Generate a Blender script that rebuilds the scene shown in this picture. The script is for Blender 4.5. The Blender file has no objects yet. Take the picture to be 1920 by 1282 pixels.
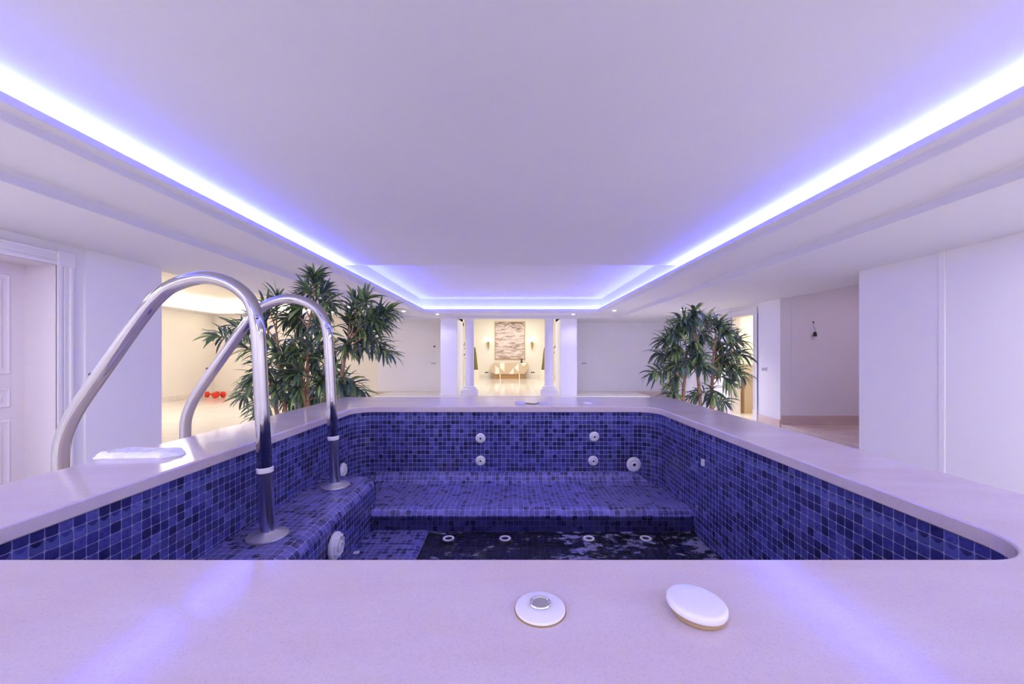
import bpy, bmesh, math, random
from mathutils import Vector, Matrix
C = bpy.context.scene.collection
SC = bpy.context.scene
PI = math.pi
F = 725.0            # focal length in pixels of the 1920 px wide frame
CH = 1.44            # camera height above the room floor

# ------------------------------------------------------------------ camera
cam_d = bpy.data.cameras.new('camera'); cam_d.sensor_width = 36.0
cam_d.lens = 36.0 * F / 1920.0
cam_d.shift_y = 23.0 / 1920.0
cam_d.clip_start = 0.02; cam_d.clip_end = 100
cam = bpy.data.objects.new('camera', cam_d); C.objects.link(cam)
cam.location = (0, 0, CH); cam.rotation_euler = (PI / 2, 0, 0)
SC.camera = cam

# ------------------------------------------------------------------ world, exposure
w = bpy.data.worlds.new('world'); SC.world = w; w.use_nodes = True
w.node_tree.nodes['Background'].inputs[0].default_value = (0.80, 0.74, 0.90, 1)
w.node_tree.nodes['Background'].inputs[1].default_value = 0.0
SC.view_settings.view_transform = 'Standard'; SC.view_settings.look = 'None'
SC.view_settings.gamma = 1.0; SC.view_settings.exposure = 0.0
SC.view_settings.use_curve_mapping = False
SC.cycles.max_bounces = 10; SC.cycles.diffuse_bounces = 6
SC.cycles.caustics_reflective = False; SC.cycles.caustics_refractive = False

# ------------------------------------------------------------------ lights
def area(name, loc, sx, sy, power, col, rot=(0, 0, 0), spread=PI):
    d = bpy.data.lights.new(name, 'AREA'); d.shape = 'RECTANGLE'; d.size = sx; d.size_y = sy
    d.energy = power; d.color = col; d.spread = spread
    o = bpy.data.objects.new(name, d); C.objects.link(o); o.location = loc; o.rotation_euler = rot
    return o
LIPX0, LIPX1, LIPY0, LIPY1 = -2.505, 2.457, -2.4, 11.1
BLUE = (0.07, 0.085, 1.0)
KB = 13.0            # watts per metre of strip
zs = CH + 1.30
ly = LIPY1 - LIPY0 + 0.16
area('strip_light', (LIPX0 - .085, (LIPY0 + LIPY1) / 2, zs), 0.03, ly, KB * ly, BLUE, (PI, 0, 0))
area('strip_light', (LIPX1 + .085, (LIPY0 + LIPY1) / 2, zs), 0.03, ly, KB * ly, BLUE, (PI, 0, 0))
lx = LIPX1 - LIPX0 + 0.16
area('strip_light', ((LIPX0 + LIPX1) / 2, LIPY1 + .085, zs), lx, 0.03, KB * lx, BLUE, (PI, 0, 0))
area('strip_light', ((LIPX0 + LIPX1) / 2, LIPY0 - .085, zs), lx, 0.03, KB * lx, BLUE, (PI, 0, 0))
WARM = (1.0, 0.95, 0.90)
AMB = (0.90, 0.88, 1.0)
# unseen fill lamps added behind and beside the camera for ambient light
for x in (-3.85, 3.9):
    for y in (-3.2, -0.4):
        area('ambient_fill', (x, y, CH + 1.085), 0.5, 0.5, 42, AMB)
for x in (-3.8, 3.9): area('ambient_fill', (x, 2.1, CH + 1.085), 0.4, 0.4, 27, AMB)
area('ambient_fill', (-1.4, -3.4, CH + 1.085), 0.9, 0.5, 48, AMB)
area('ambient_fill', (1.4, -3.4, CH + 1.085), 0.9, 0.5, 48, AMB)
# warm side room: lamps in its cornice and ceiling
area('cornice_light', (-10.12, 9.3, CH + 1.43), 0.06, 8.0, 72, WARM, (PI, 0, 0))
area('cornice_light', (-7.4, 13.28, CH + 1.43), 5.2, 0.06, 60, WARM, (PI, 0, 0))
area('cornice_light', (-6.6, 8.6, CH + 1.52), 0.06, 6.0, 60, WARM, (PI, 0, 0))
area('side_lamp', (-8.0, 8.5, CH + 1.70), 1.6, 1.6, 84, WARM)
# lobby
area('lobby_lamp', (0, 15.3, CH + 2.1), 2.4, 2.4, 140, (1.0, 0.94, 0.86))
area('lobby_lamp', (0, 18.6, CH + 2.1), 2.4, 1.2, 88, (1.0, 0.94, 0.86))
# bathroom behind the right doorway
area('alcove_fill', (6.6, 6.1, CH + 1.55), 0.8, 0.8, 10, (1.0, 0.74, 0.95))  # hidden fill added to brighten the alcove walls
area('bath_lamp', (6.3, 9.1, CH + 1.15), 0.6, 0.6, 34, (1.0, 0.88, 0.62))

# ------------------------------------------------------------------ materials
def mat(name, col, rough=0.5, metal=0.0, spec=0.5, **kw):
    m = bpy.data.materials.new(name); m.use_nodes = True
    b = m.node_tree.nodes['Principled BSDF']
    b.inputs['Base Color'].default_value = (*col, 1); b.inputs['Roughness'].default_value = rough
    b.inputs['Metallic'].default_value = metal; b.inputs['Specular IOR Level'].default_value = spec
    for k, v in kw.items(): b.inputs[k.replace('_', ' ')].default_value = v
    return m
def N(m, t, **props):
    n = m.node_tree.nodes.new(t)
    for k, v in props.items(): setattr(n, k, v)
    return n
def L(m, a, b): m.node_tree.links.new(a, b)
def bsdf(m): return m.node_tree.nodes['Principled BSDF']
def math_node(m, op, a, b=None, c=None):
    n = N(m, 'ShaderNodeMath', operation=op)
    for i, v in enumerate((a, b, c)):
        if v is None: continue
        if isinstance(v, (int, float)): n.inputs[i].default_value = v
        else: L(m, v, n.inputs[i])
    return n.outputs[0]
def ramp(m, fac, stops, interp='LINEAR'):
    r = N(m, 'ShaderNodeValToRGB'); r.color_ramp.interpolation = interp
    e = r.color_ramp.elements
    while len(e) < len(stops): e.new(0.5)
    for i, (p, c) in enumerate(stops):
        e[i].position = p; e[i].color = (*c, 1) if len(c) == 3 else c
    L(m, fac, r.inputs[0]); return r.outputs[0]
def noise(m, scale, detail=4, vec=None, rough=.5):
    n = N(m, 'ShaderNodeTexNoise'); n.inputs['Scale'].default_value = scale; n.inputs['Detail'].default_value = detail
    n.inputs['Roughness'].default_value = rough
    if vec is not None: L(m, vec, n.inputs['Vector'])
    return n.outputs['Fac']
def bump(m, h, strength, dist=0.001, normal_in='Normal'):
    b = N(m, 'ShaderNodeBump'); b.inputs['Strength'].default_value = strength; b.inputs['Distance'].default_value = dist
    L(m, h, b.inputs['Height']); L(m, b.outputs[0], bsdf(m).inputs[normal_in])

def plaster(name, col):
    m = mat(name, col, 0.75, spec=0.25)
    g = N(m, 'ShaderNodeNewGeometry')
    n1 = noise(m, 1.3, 3, g.outputs['Position'])
    c = ramp(m, n1, [(0.3, tuple(x * 0.975 for x in col)), (0.7, col)])
    L(m, c, bsdf(m).inputs['Base Color'])
    bump(m, noise(m, 60, 3, g.outputs['Position']), 0.06, 0.002)
    return m
M = {}
M['wall'] = plaster('white_paint', (0.85, 0.84, 0.87))
M['ceiling'] = plaster('ceiling_paint', (0.73, 0.725, 0.745))
M['trimpaint'] = mat('satin_white_paint', (0.80, 0.78, 0.79), 0.35)
M['cream_wall'] = plaster('cream_paint', (0.84, 0.80, 0.72))

def marble(name, c0, c1, c2, rough, seam=None, gloss_noise=True):
    m = mat(name, c0, rough)
    g = N(m, 'ShaderNodeNewGeometry')
    mp = N(m, 'ShaderNodeMapping'); mp.inputs['Scale'].default_value = (1.2, 4.5, 3.0)
    mp.inputs['Rotation'].default_value = (0, 0, 0.5)
    L(m, g.outputs['Position'], mp.inputs['Vector'])
    n1 = noise(m, 1.6, 8, mp.outputs[0], 0.62)
    base = ramp(m, n1, [(0.30, c1), (0.52, c0), (0.74, c2)])
    n2 = noise(m, 420, 2, g.outputs['Position'])
    sp = ramp(m, n2, [(0.32, (0.72,) * 3), (0.52, (1, 1, 1))])
    mx = N(m, 'ShaderNodeMix', data_type='RGBA', blend_type='MULTIPLY'); mx.inputs[0].default_value = 0.3
    L(m, base, mx.inputs[6]); L(m, sp, mx.inputs[7])
    out = mx.outputs[2]
    if seam:
        br = N(m, 'ShaderNodeTexBrick'); br.offset = 0.0
        br.inputs['Scale'].default_value = 1.0; br.inputs['Mortar Size'].default_value = 0.004
        br.inputs['Brick Width'].default_value = seam; br.inputs['Row Height'].default_value = seam
        br.inputs['Color1'].default_value = br.inputs['Color2'].default_value = (1, 1, 1, 1)
        br.inputs['Mortar'].default_value = (0.66, 0.6, 0.55, 1)
        L(m, g.outputs['Position'], br.inputs['Vector'])
        m2 = N(m, 'ShaderNodeMix', data_type='RGBA', blend_type='MULTIPLY'); m2.inputs[0].default_value = 1
        L(m, out, m2.inputs[6]); L(m, br.outputs['Color'], m2.inputs[7]); out = m2.outputs[2]
    L(m, out, bsdf(m).inputs['Base Color'])
    if gloss_noise:
        r = N(m, 'ShaderNodeMapRange'); r.inputs[3].default_value = rough * 0.85; r.inputs[4].default_value = rough * 1.3
        L(m, n1, r.inputs[0]); L(m, r.outputs[0], bsdf(m).inputs['Roughness'])
    return m
M['coping'] = marble('cream_marble', (0.67, 0.57, 0.54), (0.63, 0.50, 0.46), (0.71, 0.63, 0.61), 0.10)
bump(M['coping'], noise(M['coping'], 220, 3, N(M['coping'], 'ShaderNodeNewGeometry').outputs['Position']), 0.05, 0.001)
M['floor'] = marble('beige_marble_floor', (0.80, 0.75, 0.68), (0.76, 0.70, 0.62), (0.84, 0.80, 0.74), 0.09, 0.8)
M['skirt'] = marble('beige_marble_skirting', (0.72, 0.58, 0.52), (0.66, 0.52, 0.45), (0.78, 0.66, 0.58), 0.2)

def tile_material():
    m = mat('navy_glass_mosaic', (0.02, 0.03, 0.2), 0.12)
    uv = N(m, 'ShaderNodeUVMap'); uv.uv_map = 'UVMap'
    sx = N(m, 'ShaderNodeSeparateXYZ'); L(m, uv.outputs[0], sx.inputs[0])
    U, V = sx.outputs[0], sx.outputs[1]
    # slight wobble of the hand-laid sheets
    wn = N(m, 'ShaderNodeTexNoise'); wn.inputs['Scale'].default_value = 0.35; L(m, uv.outputs[0], wn.inputs['Vector'])
    sw = N(m, 'ShaderNodeSeparateColor'); L(m, wn.outputs['Color'], sw.inputs[0])
    U = math_node(m, 'ADD', U, math_node(m, 'MULTIPLY', math_node(m, 'SUBTRACT', sw.outputs[0], 0.5), 0.25))
    V = math_node(m, 'ADD', V, math_node(m, 'MULTIPLY', math_node(m, 'SUBTRACT', sw.outputs[1], 0.5), 0.25))
    fu, fv = math_node(m, 'FRACT', U), math_node(m, 'FRACT', V)
    iu, iv = math_node(m, 'FLOOR', U), math_node(m, 'FLOOR', V)
    du = math_node(m, 'ABSOLUTE', math_node(m, 'SUBTRACT', fu, 0.5))
    dv = math_node(m, 'ABSOLUTE', math_node(m, 'SUBTRACT', fv, 0.5))
    d = math_node(m, 'MAXIMUM', du, dv)
    # rounded super-ellipse for a soft tile edge
    rr = math_node(m, 'POWER', math_node(m, 'ADD', math_node(m, 'POWER', du, 7.0), math_node(m, 'POWER', dv, 7.0)), 1 / 7.0)
    gm = N(m, 'ShaderNodeMapRange'); gm.inputs[1].default_value = 0.462; gm.inputs[2].default_value = 0.482
    L(m, rr, gm.inputs[0]); grout = gm.outputs[0]
    cb = N(m, 'ShaderNodeCombineXYZ'); L(m, iu, cb.inputs[0]); L(m, iv, cb.inputs[1])
    wh = N(m, 'ShaderNodeTexWhiteNoise'); L(m, cb.outputs[0], wh.inputs['Vector'])
    col = ramp(m, wh.outputs['Value'], [(0.0, (0.006, 0.007, 0.045)), (0.22, (0.012, 0.014, 0.085)), (0.6, (0.024, 0.028, 0.145)),
                                        (0.88, (0.045, 0.050, 0.21)), (1.0, (0.075, 0.078, 0.27))])
    # glaze clouds and specks inside each tile
    cl = noise(m, 3.1, 6, uv.outputs[0], 0.7)
    clr = ramp(m, cl, [(0.32, (0.40,) * 3), (0.68, (1.75,) * 3)])
    mx = N(m, 'ShaderNodeMix', data_type='RGBA', blend_type='MULTIPLY'); mx.inputs[0].default_value = 1
    L(m, col, mx.inputs[6]); L(m, clr, mx.inputs[7]); col = mx.outputs[2]
    # scalloped reflections painted as a light tile row, second from the top
    sc = math_node(m, 'GREATER_THAN', math_node(m, 'ADD', fv, math_node(m, 'MULTIPLY', math_node(m, 'POWER', math_node(m, 'MULTIPLY', du, 2.0), 2.0), 0.5)), 0.45)
    row = math_node(m, 'COMPARE', iv, 1.0, 0.1)
    attr = N(m, 'ShaderNodeAttribute'); attr.attribute_name = 'wallrow'
    row = math_node(m, 'MULTIPLY', math_node(m, 'MULTIPLY', row, sc), attr.outputs['Fac'])
    m1 = N(m, 'ShaderNodeMix', data_type='RGBA'); m1.inputs[7].default_value = (0.13, 0.16, 0.42, 1)
    L(m, math_node(m, 'MULTIPLY', row, 0.5), m1.inputs[0]); L(m, col, m1.inputs[6]); col = m1.outputs[2]
    # chalky lime deposit
    st = noise(m, 0.6, 8, uv.outputs[0], 0.68)
    stm = N(m, 'ShaderNodeMapRange'); stm.inputs[1].default_value = 0.36; stm.inputs[2].default_value = 0.68; stm.inputs[4].default_value = 0.62
    L(m, st, stm.inputs[0])
    a2 = N(m, 'ShaderNodeAttribute'); a2.attribute_name = 'deposit'
    lime = math_node(m, 'MULTIPLY', math_node(m, 'ADD', stm.outputs[0], 0.16), a2.outputs['Fac'])
    lime = math_node(m, 'MULTIPLY', lime, math_node(m, 'ADD', math_node(m, 'MULTIPLY', wh.outputs['Value'], 1.0), 0.5))
    m2 = N(m, 'ShaderNodeMix', data_type='RGBA'); m2.inputs[7].default_value = (0.25, 0.23, 0.62, 1)
    L(m, lime, m2.inputs[0]); L(m, col, m2.inputs[6]); col = m2.outputs[2]
    m3 = N(m, 'ShaderNodeMix', data_type='RGBA'); gc = N(m, 'ShaderNodeMix', data_type='RGBA'); gc.inputs[6].default_value = (0.20, 0.19, 0.35, 1); gc.inputs[7].default_value = (0.46, 0.43, 0.66, 1)
    L(m, math_node(m, 'MULTIPLY', a2.outputs['Fac'], 0.8), gc.inputs[0]); L(m, gc.outputs[2], m3.inputs[7])
    L(m, grout, m3.inputs[0]); L(m, col, m3.inputs[6]); L(m, m3.outputs[2], bsdf(m).inputs['Base Color'])
    a3 = N(m, 'ShaderNodeAttribute'); a3.attribute_name = 'dark_reflection'
    m4 = N(m, 'ShaderNodeMix', data_type='RGBA', blend_type='MULTIPLY'); m4.inputs[7].default_value = (0.22, 0.22, 0.26, 1)  # reflection of the dark water painted into the bench's front face
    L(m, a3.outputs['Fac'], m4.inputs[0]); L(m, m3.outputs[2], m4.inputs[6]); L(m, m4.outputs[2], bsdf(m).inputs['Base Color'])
    rg = N(m, 'ShaderNodeMapRange'); rg.inputs[3].default_value = 0.13; rg.inputs[4].default_value = 0.75
    L(m, math_node(m, 'MAXIMUM', grout, lime), rg.inputs[0]); L(m, rg.outputs[0], bsdf(m).inputs['Roughness'])
    hm = N(m, 'ShaderNodeMapRange'); hm.inputs[1].default_value = 0.36; hm.inputs[2].default_value = 0.48; hm.inputs[3].default_value = 1; hm.inputs[4].default_value = 0
    hm.interpolation_type = 'SMOOTHSTEP'; L(m, rr, hm.inputs[0])
    hh = math_node(m, 'ADD', hm.outputs[0], math_node(m, 'MULTIPLY', wh.outputs['Value'], 0.3))
    hh = math_node(m, 'ADD', hh, math_node(m, 'MULTIPLY', noise(m, 1.1, 2, uv.outputs[0]), 1.1))
    bump(m, hh, 0.55, 0.0012)
    return m
M['tile'] = tile_material()
M['steel'] = mat('polished_steel', (0.43, 0.415, 0.44), 0.10, 1.0)
_s = M['steel']; _g = N(_s, 'ShaderNodeNewGeometry')
_r = N(_s, 'ShaderNodeMapRange'); _r.inputs[3].default_value = 0.03; _r.inputs[4].default_value = 0.10
L(_s, noise(_s, 14, 5, _g.outputs['Position']), _r.inputs[0]); L(_s, _r.outputs[0], bsdf(_s).inputs['Roughness'])
M['worn_steel'] = mat('lime_marked_steel', (0.60, 0.58, 0.66), 0.2, 1.0)
M['plate_steel'] = mat('dull_steel', (0.62, 0.60, 0.66), 0.38, 0.7)
M['plastic'] = mat('white_plastic', (0.82, 0.80, 0.80), 0.3)
M['dark'] = mat('black_plastic', (0.01, 0.01, 0.012), 0.4)
M['yellowed'] = mat('yellowed_plastic', (0.36, 0.25, 0.11), 0.5)
M['chrome'] = mat('chrome', (0.75, 0.75, 0.8), 0.08, 1.0)
M['tube_blue'] = mat('pale_plastic', (0.6, 0.58, 0.75), 0.35)
M['bag'] = mat('white_plastic_film', (0.86, 0.85, 0.88), 0.25, Subsurface_Weight=0.1)
M['red'] = mat('red_vinyl', (0.75, 0.03, 0.01), 0.25)
M['gold'] = mat('aged_brass', (0.55, 0.36, 0.12), 0.35, 1.0)
M['wood'] = mat('beige_lacquer', (0.60, 0.47, 0.33), 0.3)
M['brown'] = mat('brown_wood', (0.50, 0.30, 0.13), 0.4)
M['cream'] = mat('cream_lacquer', (0.85, 0.80, 0.70), 0.3)
M['soil'] = mat('soil', (0.05, 0.035, 0.02), 0.9)
M['pot'] = mat('terracotta_pot', (0.42, 0.20, 0.11), 0.6)
M['door'] = mat('door_lacquer', (0.78, 0.72, 0.74), 0.4)
M['olive'] = mat('olive_bronze', (0.16, 0.14, 0.05), 0.5, 0.3)

def bark():
    m = mat('plant_cane', (0.36, 0.20, 0.11), 0.7)
    g = N(m, 'ShaderNodeNewGeometry')
    mp = N(m, 'ShaderNodeMapping'); mp.inputs['Scale'].default_value = (12, 12, 40); L(m, g.outputs['Position'], mp.inputs['Vector'])
    L(m, ramp(m, noise(m, 1.0, 4, mp.outputs[0]), [(0.3, (0.24, 0.12, 0.06)), (0.7, (0.50, 0.31, 0.17))]), bsdf(m).inputs['Base Color'])
    return m
M['bark'] = bark()
def leafmat():
    m = mat('narrow_leaf', (0.05, 0.10, 0.04), 0.42)
    g = N(m, 'ShaderNodeNewGeometry')
    c = ramp(m, g.outputs['Random Per Island'], [(0.0, (0.045, 0.08, 0.07)), (0.3, (0.085, 0.135, 0.115)), (0.6, (0.12, 0.20, 0.09)),
                                                (0.8, (0.20, 0.31, 0.10)), (1.0, (0.36, 0.46, 0.15))])
    L(m, c, bsdf(m).inputs['Base Color'])
    return m
M['leaf'] = leafmat()
def emis(name, col, s):
    m = mat(name, (0.8,) * 3); b = bsdf(m)
    b.inputs['Emission Color'].default_value = (*col, 1); b.inputs['Emission Strength'].default_value = s
    return m
M['lamp'] = emis('lit_lamp', (1.0, 0.95, 0.9), 22.0)
M['flame'] = emis('lit_sconce_glass', (1.0, 0.85, 0.6), 14.0)
def watermat():
    m = mat('shallow_water', (0.42, 0.52, 0.70), 0.03, IOR=1.33, Transmission_Weight=1.0)
    g = N(m, 'ShaderNodeNewGeometry')
    n = noise(m, 7, 5, g.outputs['Position'], 0.6)
    bump(m, n, 0.12, 0.02)
    # pale noise patches mixed over the water surface
    mp = N(m, 'ShaderNodeMapping'); mp.inputs['Scale'].default_value = (1, 1.4, 1); L(m, g.outputs['Position'], mp.inputs['Vector'])
    f1 = noise(m, 19, 10, mp.outputs[0], 0.66); f2 = noise(m, 2.6, 2, mp.outputs[0])
    s = math_node(m, 'ADD', f1, math_node(m, 'MULTIPLY', f2, 0.5))
    mr = N(m, 'ShaderNodeMapRange'); mr.inputs[1].default_value = 0.79; mr.inputs[2].default_value = 0.86; mr.inputs[3].default_value = 0.05; mr.inputs[4].default_value = 0.85; L(m, s, mr.inputs[0])
    pale_patch = N(m, 'ShaderNodeBsdfDiffuse'); pale_patch.inputs[0].default_value = (0.30, 0.30, 0.46, 1)
    mx = N(m, 'ShaderNodeMixShader'); L(m, mr.outputs[0], mx.inputs[0]); L(m, bsdf(m).outputs[0], mx.inputs[1]); L(m, pale_patch.outputs[0], mx.inputs[2])
    L(m, mx.outputs[0], m.node_tree.nodes['Material Output'].inputs[0])
    return m
M['water'] = watermat()
def artmat():
    m = mat('abstract_canvas', (0.5, 0.4, 0.36), 0.7)
    tc = N(m, 'ShaderNodeTexCoord')
    mp = N(m, 'ShaderNodeMapping'); mp.inputs['Scale'].default_value = (1.2, 1.0, 5.5); L(m, tc.outputs['Object'], mp.inputs['Vector'])
    n1 = noise(m, 1.3, 8, mp.outputs[0], 0.62)
    base = ramp(m, n1, [(0.32, (0.10, 0.07, 0.05)), (0.42, (0.36, 0.27, 0.24)), (0.52, (0.62, 0.52, 0.50)), (0.7, (0.74, 0.67, 0.66))])
    sp = N(m, 'ShaderNodeSeparateXYZ'); L(m, tc.outputs['Object'], sp.inputs[0])
    top = N(m, 'ShaderNodeMapRange'); top.inputs[1].default_value = 0.45; top.inputs[2].default_value = 0.85; top.inputs[4].default_value = 0.5; L(m, sp.outputs[2], top.inputs[0])
    blot = math_node(m, 'GREATER_THAN', math_node(m, 'ADD', noise(m, 2.4, 9, mp.outputs[0], 0.7), math_node(m, 'MULTIPLY', top.outputs[0], 0.3)), 0.65)
    mx = N(m, 'ShaderNodeMix', data_type='RGBA'); mx.inputs[7].default_value = (0.12, 0.07, 0.035, 1)
    L(m, math_node(m, 'MULTIPLY', blot, 0.8), mx.inputs[0]); L(m, base, mx.inputs[6]); L(m, mx.outputs[2], bsdf(m).inputs['Base Color'])
    return m
M['art'] = artmat()

# ------------------------------------------------------------------ mesh helpers
def obj(name, bm, m, parent=None, smooth=False, bev=0.0, label=None):
    me = bpy.data.meshes.new(name)
    bmesh.ops.recalc_face_normals(bm, faces=bm.faces)
    bm.to_mesh(me); bm.free()
    if m is not None: me.materials.append(m)
    if smooth:
        for p in me.polygons: p.use_smooth = True
        me.set_sharp_from_angle(angle=0.75)
    o = bpy.data.objects.new(name, me); C.objects.link(o)
    if parent is not None: o.parent = parent
    if bev:
        b = o.modifiers.new('bevel', 'BEVEL'); b.width = bev; b.segments = 2; b.limit_method = 'ANGLE'; b.angle_limit = 0.6
    if label: o['label'] = label
    return o
def tag(o, label, cat, group=None):
    o['label'] = label; o['category'] = cat
    if group: o['group'] = group
    return o
def thing(name, label, cat, loc=(0, 0, 0), rot=(0, 0, 0), group=None):
    o = bpy.data.objects.new(name, None); C.objects.link(o)
    o.location = loc; o.rotation_euler = rot; o.empty_display_size = 0.1
    return tag(o, label, cat, group)
def struct(name, bm, m, bev=0.0, smooth=False):
    o = obj(name, bm, m, None, smooth, bev); o['kind'] = 'structure'; return o
def box(bm, x0, x1, y0, y1, z0, z1):
    v = [bm.verts.new((x, y, z)) for z in (z0, z1) for y in (y0, y1) for x in (x0, x1)]
    for f in ((0, 1, 3, 2), (4, 6, 7, 5), (0, 4, 5, 1), (2, 3, 7, 6), (0, 2, 6, 4), (1, 5, 7, 3)):
        bm.faces.new([v[i] for i in f])
    return bm
def boxes(*bs):
    bm = bmesh.new()
    for b in bs: box(bm, *b)
    return bm
def lathe(prof, n=32, axis='Z', origin=(0, 0, 0), close=True):
    bm = bmesh.new(); rings = []
    ox, oy, oz = origin
    for r, h in prof:
        ring = []
        for i in range(n):
            a = 2 * PI * i / n
            p = (r * math.cos(a), r * math.sin(a), h)
            if axis == 'Y': p = (p[0], p[2], p[1])
            if axis == 'X': p = (p[2], p[0], p[1])
            ring.append(bm.verts.new((p[0] + ox, p[1] + oy, p[2] + oz)))
        rings.append(ring)
    for a, b in zip(rings, rings[1:]):
        for i in range(n):
            bm.faces.new((a[i], a[(i + 1) % n], b[(i + 1) % n], b[i]))
    if close:
        bm.faces.new(rings[0][::-1]); bm.faces.new(rings[-1])
    return bm
def spline(pts, k=6):
    out = []
    P = [Vector(p) for p in pts]
    P = [P[0] * 2 - P[1]] + P + [P[-1] * 2 - P[-2]]
    for i in range(1, len(P) - 2):
        for j in range(k):
            t = j / k
            out.append(0.5 * ((2 * P[i]) + (P[i + 1] - P[i - 1]) * t + (2 * P[i - 1] - 5 * P[i] + 4 * P[i + 1] - P[i + 2]) * t * t
                              + (3 * P[i] - P[i - 1] - 3 * P[i + 1] + P[i + 2]) * t ** 3))
    out.append(P[-2]); return out
def tube(bm, pts, rad, n=16):
    P = [Vector(p) for p in pts]
    if not isinstance(rad, (list, tuple)): rad = [rad] * len(P)
    t = (P[1] - P[0]).normalized()
    up = Vector((0, 0, 1)) if abs(t.z) < 0.9 else Vector((0, 1, 0))
    nrm = (up - t * up.dot(t)).normalized(); rings = []
    for i, p in enumerate(P):
        if i == 0: tt = P[1] - P[0]
        elif i == len(P) - 1: tt = P[-1] - P[-2]
        else: tt = P[i + 1] - P[i - 1]
        tt.normalize(); nrm = (nrm - tt * nrm.dot(tt)).normalized(); bn = tt.cross(nrm)
        rings.append([bm.verts.new(p + (nrm * math.cos(2 * PI * j / n) + bn * math.sin(2 * PI * j / n)) * rad[i]) for j in range(n)])
    for a, b in zip(rings, rings[1:]):
        for j in range(n): bm.faces.new((a[j], a[(j + 1) % n], b[(j + 1) % n], b[j]))
    bm.faces.new(rings[0][::-1]); bm.faces.new(rings[-1])
    return bm
def at(px, py, Z):
    return Vector(((px - 960) * Z / F, Z, CH + (664 - py) * Z / F))
def H(h): return CH + h

# ------------------------------------------------------------------ room shell
XL, XP, XR = -4.5, 4.62, 5.3
struct('floor', boxes((-10.6, 9, -4.3, 13.7, -0.1, 0.0)), M['floor'])
struct('floor_lobby', boxes((-4.2, 4.2, 11.75, 21.0, 0.0, 0.165)), M['floor'])
struct('floor_alcove', boxes((XR, 8.2, 4.4, 7.7, 0.0, H(-1.378))), M['skirt'])
struct('wall_front', boxes((-4.7, 5.6, -4.3, -4.1, 0, 2.8)), M['wall'])
# left wall with the door recess
struct('wall_left', boxes((XL - .35, XL, -4.2, 2.86, 0, H(1.3)), (XL - .35, XL, 3.81, 4.45 - .0, 0, H(1.3)), (XL - .35, XL, 2.86, 3.81, H(.88), H(1.3)),
                          (XL - .35, XL + .025, 4.06, 4.94, 0, H(1.3))), M['wall'])
struct('wall_left_room', boxes((-10.6, -10.4, 4.9, 13.7, 0, H(1.9))), M['cream_wall'])
struct('wall_left_near', boxes((-10.6, XL - .3, 4.7, 4.9, 0, H(1.9))), M['cream_wall'])
struct('wall_back_left', boxes((-10.6, -4.65, 13.5, 13.7, 0, H(1.9))), M['cream_wall'])
struct('wall_back', boxes((-4.65, -2.2, 13.25, 13.7, 0, H(1.3)), (-2.2, -1.69, 11.9, 13.3, 0, H(1.3)),
                          (1.50, 2.0, 11.9, 13.3, 0, H(1.3)), (2.0, XR + .2, 13.25, 13.5, 0, H(1.3))), M['wall'], 0.004)
struct('wall_right_near', boxes((XP, 5.6, -4.2, 4.12, 0, H(1.3)), (XP - .012, 5.6, 4.12, 4.18, 0, H(1.3)), (XP, 5.6, 4.18, 5.15, 0, H(1.3))), M['wall'], 0.004)
struct('wall_right', boxes((XR, XR + .21, 7.64, 8.46, 0, H(1.3)), (XR, XR + .21, 8.46, 9.33, H(.89), H(1.3)),
                           (XR, XR + .21, 9.33, 10.27, 0, H(1.3)), (XR, XR + .21, 11.4, 13.3, 0, H(1.3))), M['wall'], 0.004)
struct('wall_alcove', boxes((XR + .21, 8.2, 7.64, 7.8, 0, H(1.7)), (8.0, 8.2, 4.4, 7.64, 0, H(1.7)), (5.6, 8.2, 4.3, 4.42, 0, H(1.7))), M['wall'])
struct('wall_niche', boxes((6.3, 6.45, 10.1, 11.6, 0, H(1.3)), (XR + .21, 6.3, 10.13, 10.27, 0, H(1.3)), (XR + .21, 6.3, 11.4, 11.55, 0, H(1.3))), M['wall'])
struct('wall_bathroom', boxes((XR + .21, 7.6, 10.0, 10.12, 0, H(1.3)), (7.6, 7.8, 7.8, 10.1, 0, H(1.3)),), M['cream_wall'])
struct('wall_lobby', boxes((-4.2, 4.2, 20.5, 20.7, 0, H(2.4)), (-4.3, -4.1, 13.6, 20.6, 0, H(2.4)), (4.1, 4.3, 13.4, 20.6, 0, H(2.4)),
                           (-4.2, -1.72, 13.7, 13.8, H(1.0), H(2.4)), (-4.2, -1.72, 13.7, 13.8, 0, H(1.3)), (1.53, 4.2, 13.5, 13.6, 0, H(2.4))), M['cream_wall'])

# ceiling: dropped soffit, tray, raised panels
OX0, OX1, OY0, OY1 = LIPX0 - .735, LIPX1 + .735, LIPY0 - .735, LIPY1 + .735
st = H(1.95)
struct('ceiling', boxes((XL - .15, OX0, -4.3, 13.6, H(1.10), st), (OX1, XR + .12, -4.3, 13.6, H(1.10), st),
                        (OX0, OX1, OY1, 12.12, H(1.10), st), (OX0, -1.69, 12.12, 13.6, H(1.10), st), (1.5, OX1, 12.12, 13.6, H(1.10), st),
                        (OX0, OX1, -4.3, OY0, H(1.10), st)), M['ceiling'])
def ring(prof, x0, x1, y0, y1):
    bm = bmesh.new(); cols = []
    for d, h in prof:
        cols.append([bm.verts.new(p) for p in ((x0 - d, y0 - d, h), (x1 + d, y0 - d, h), (x1 + d, y1 + d, h), (x0 - d, y1 + d, h))])
    for a, b in zip(cols, cols[1:]):
        for i in range(4): bm.faces.new((a[i], a[(i + 1) % 4], b[(i + 1) % 4], b[i]))
    return bm
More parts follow.
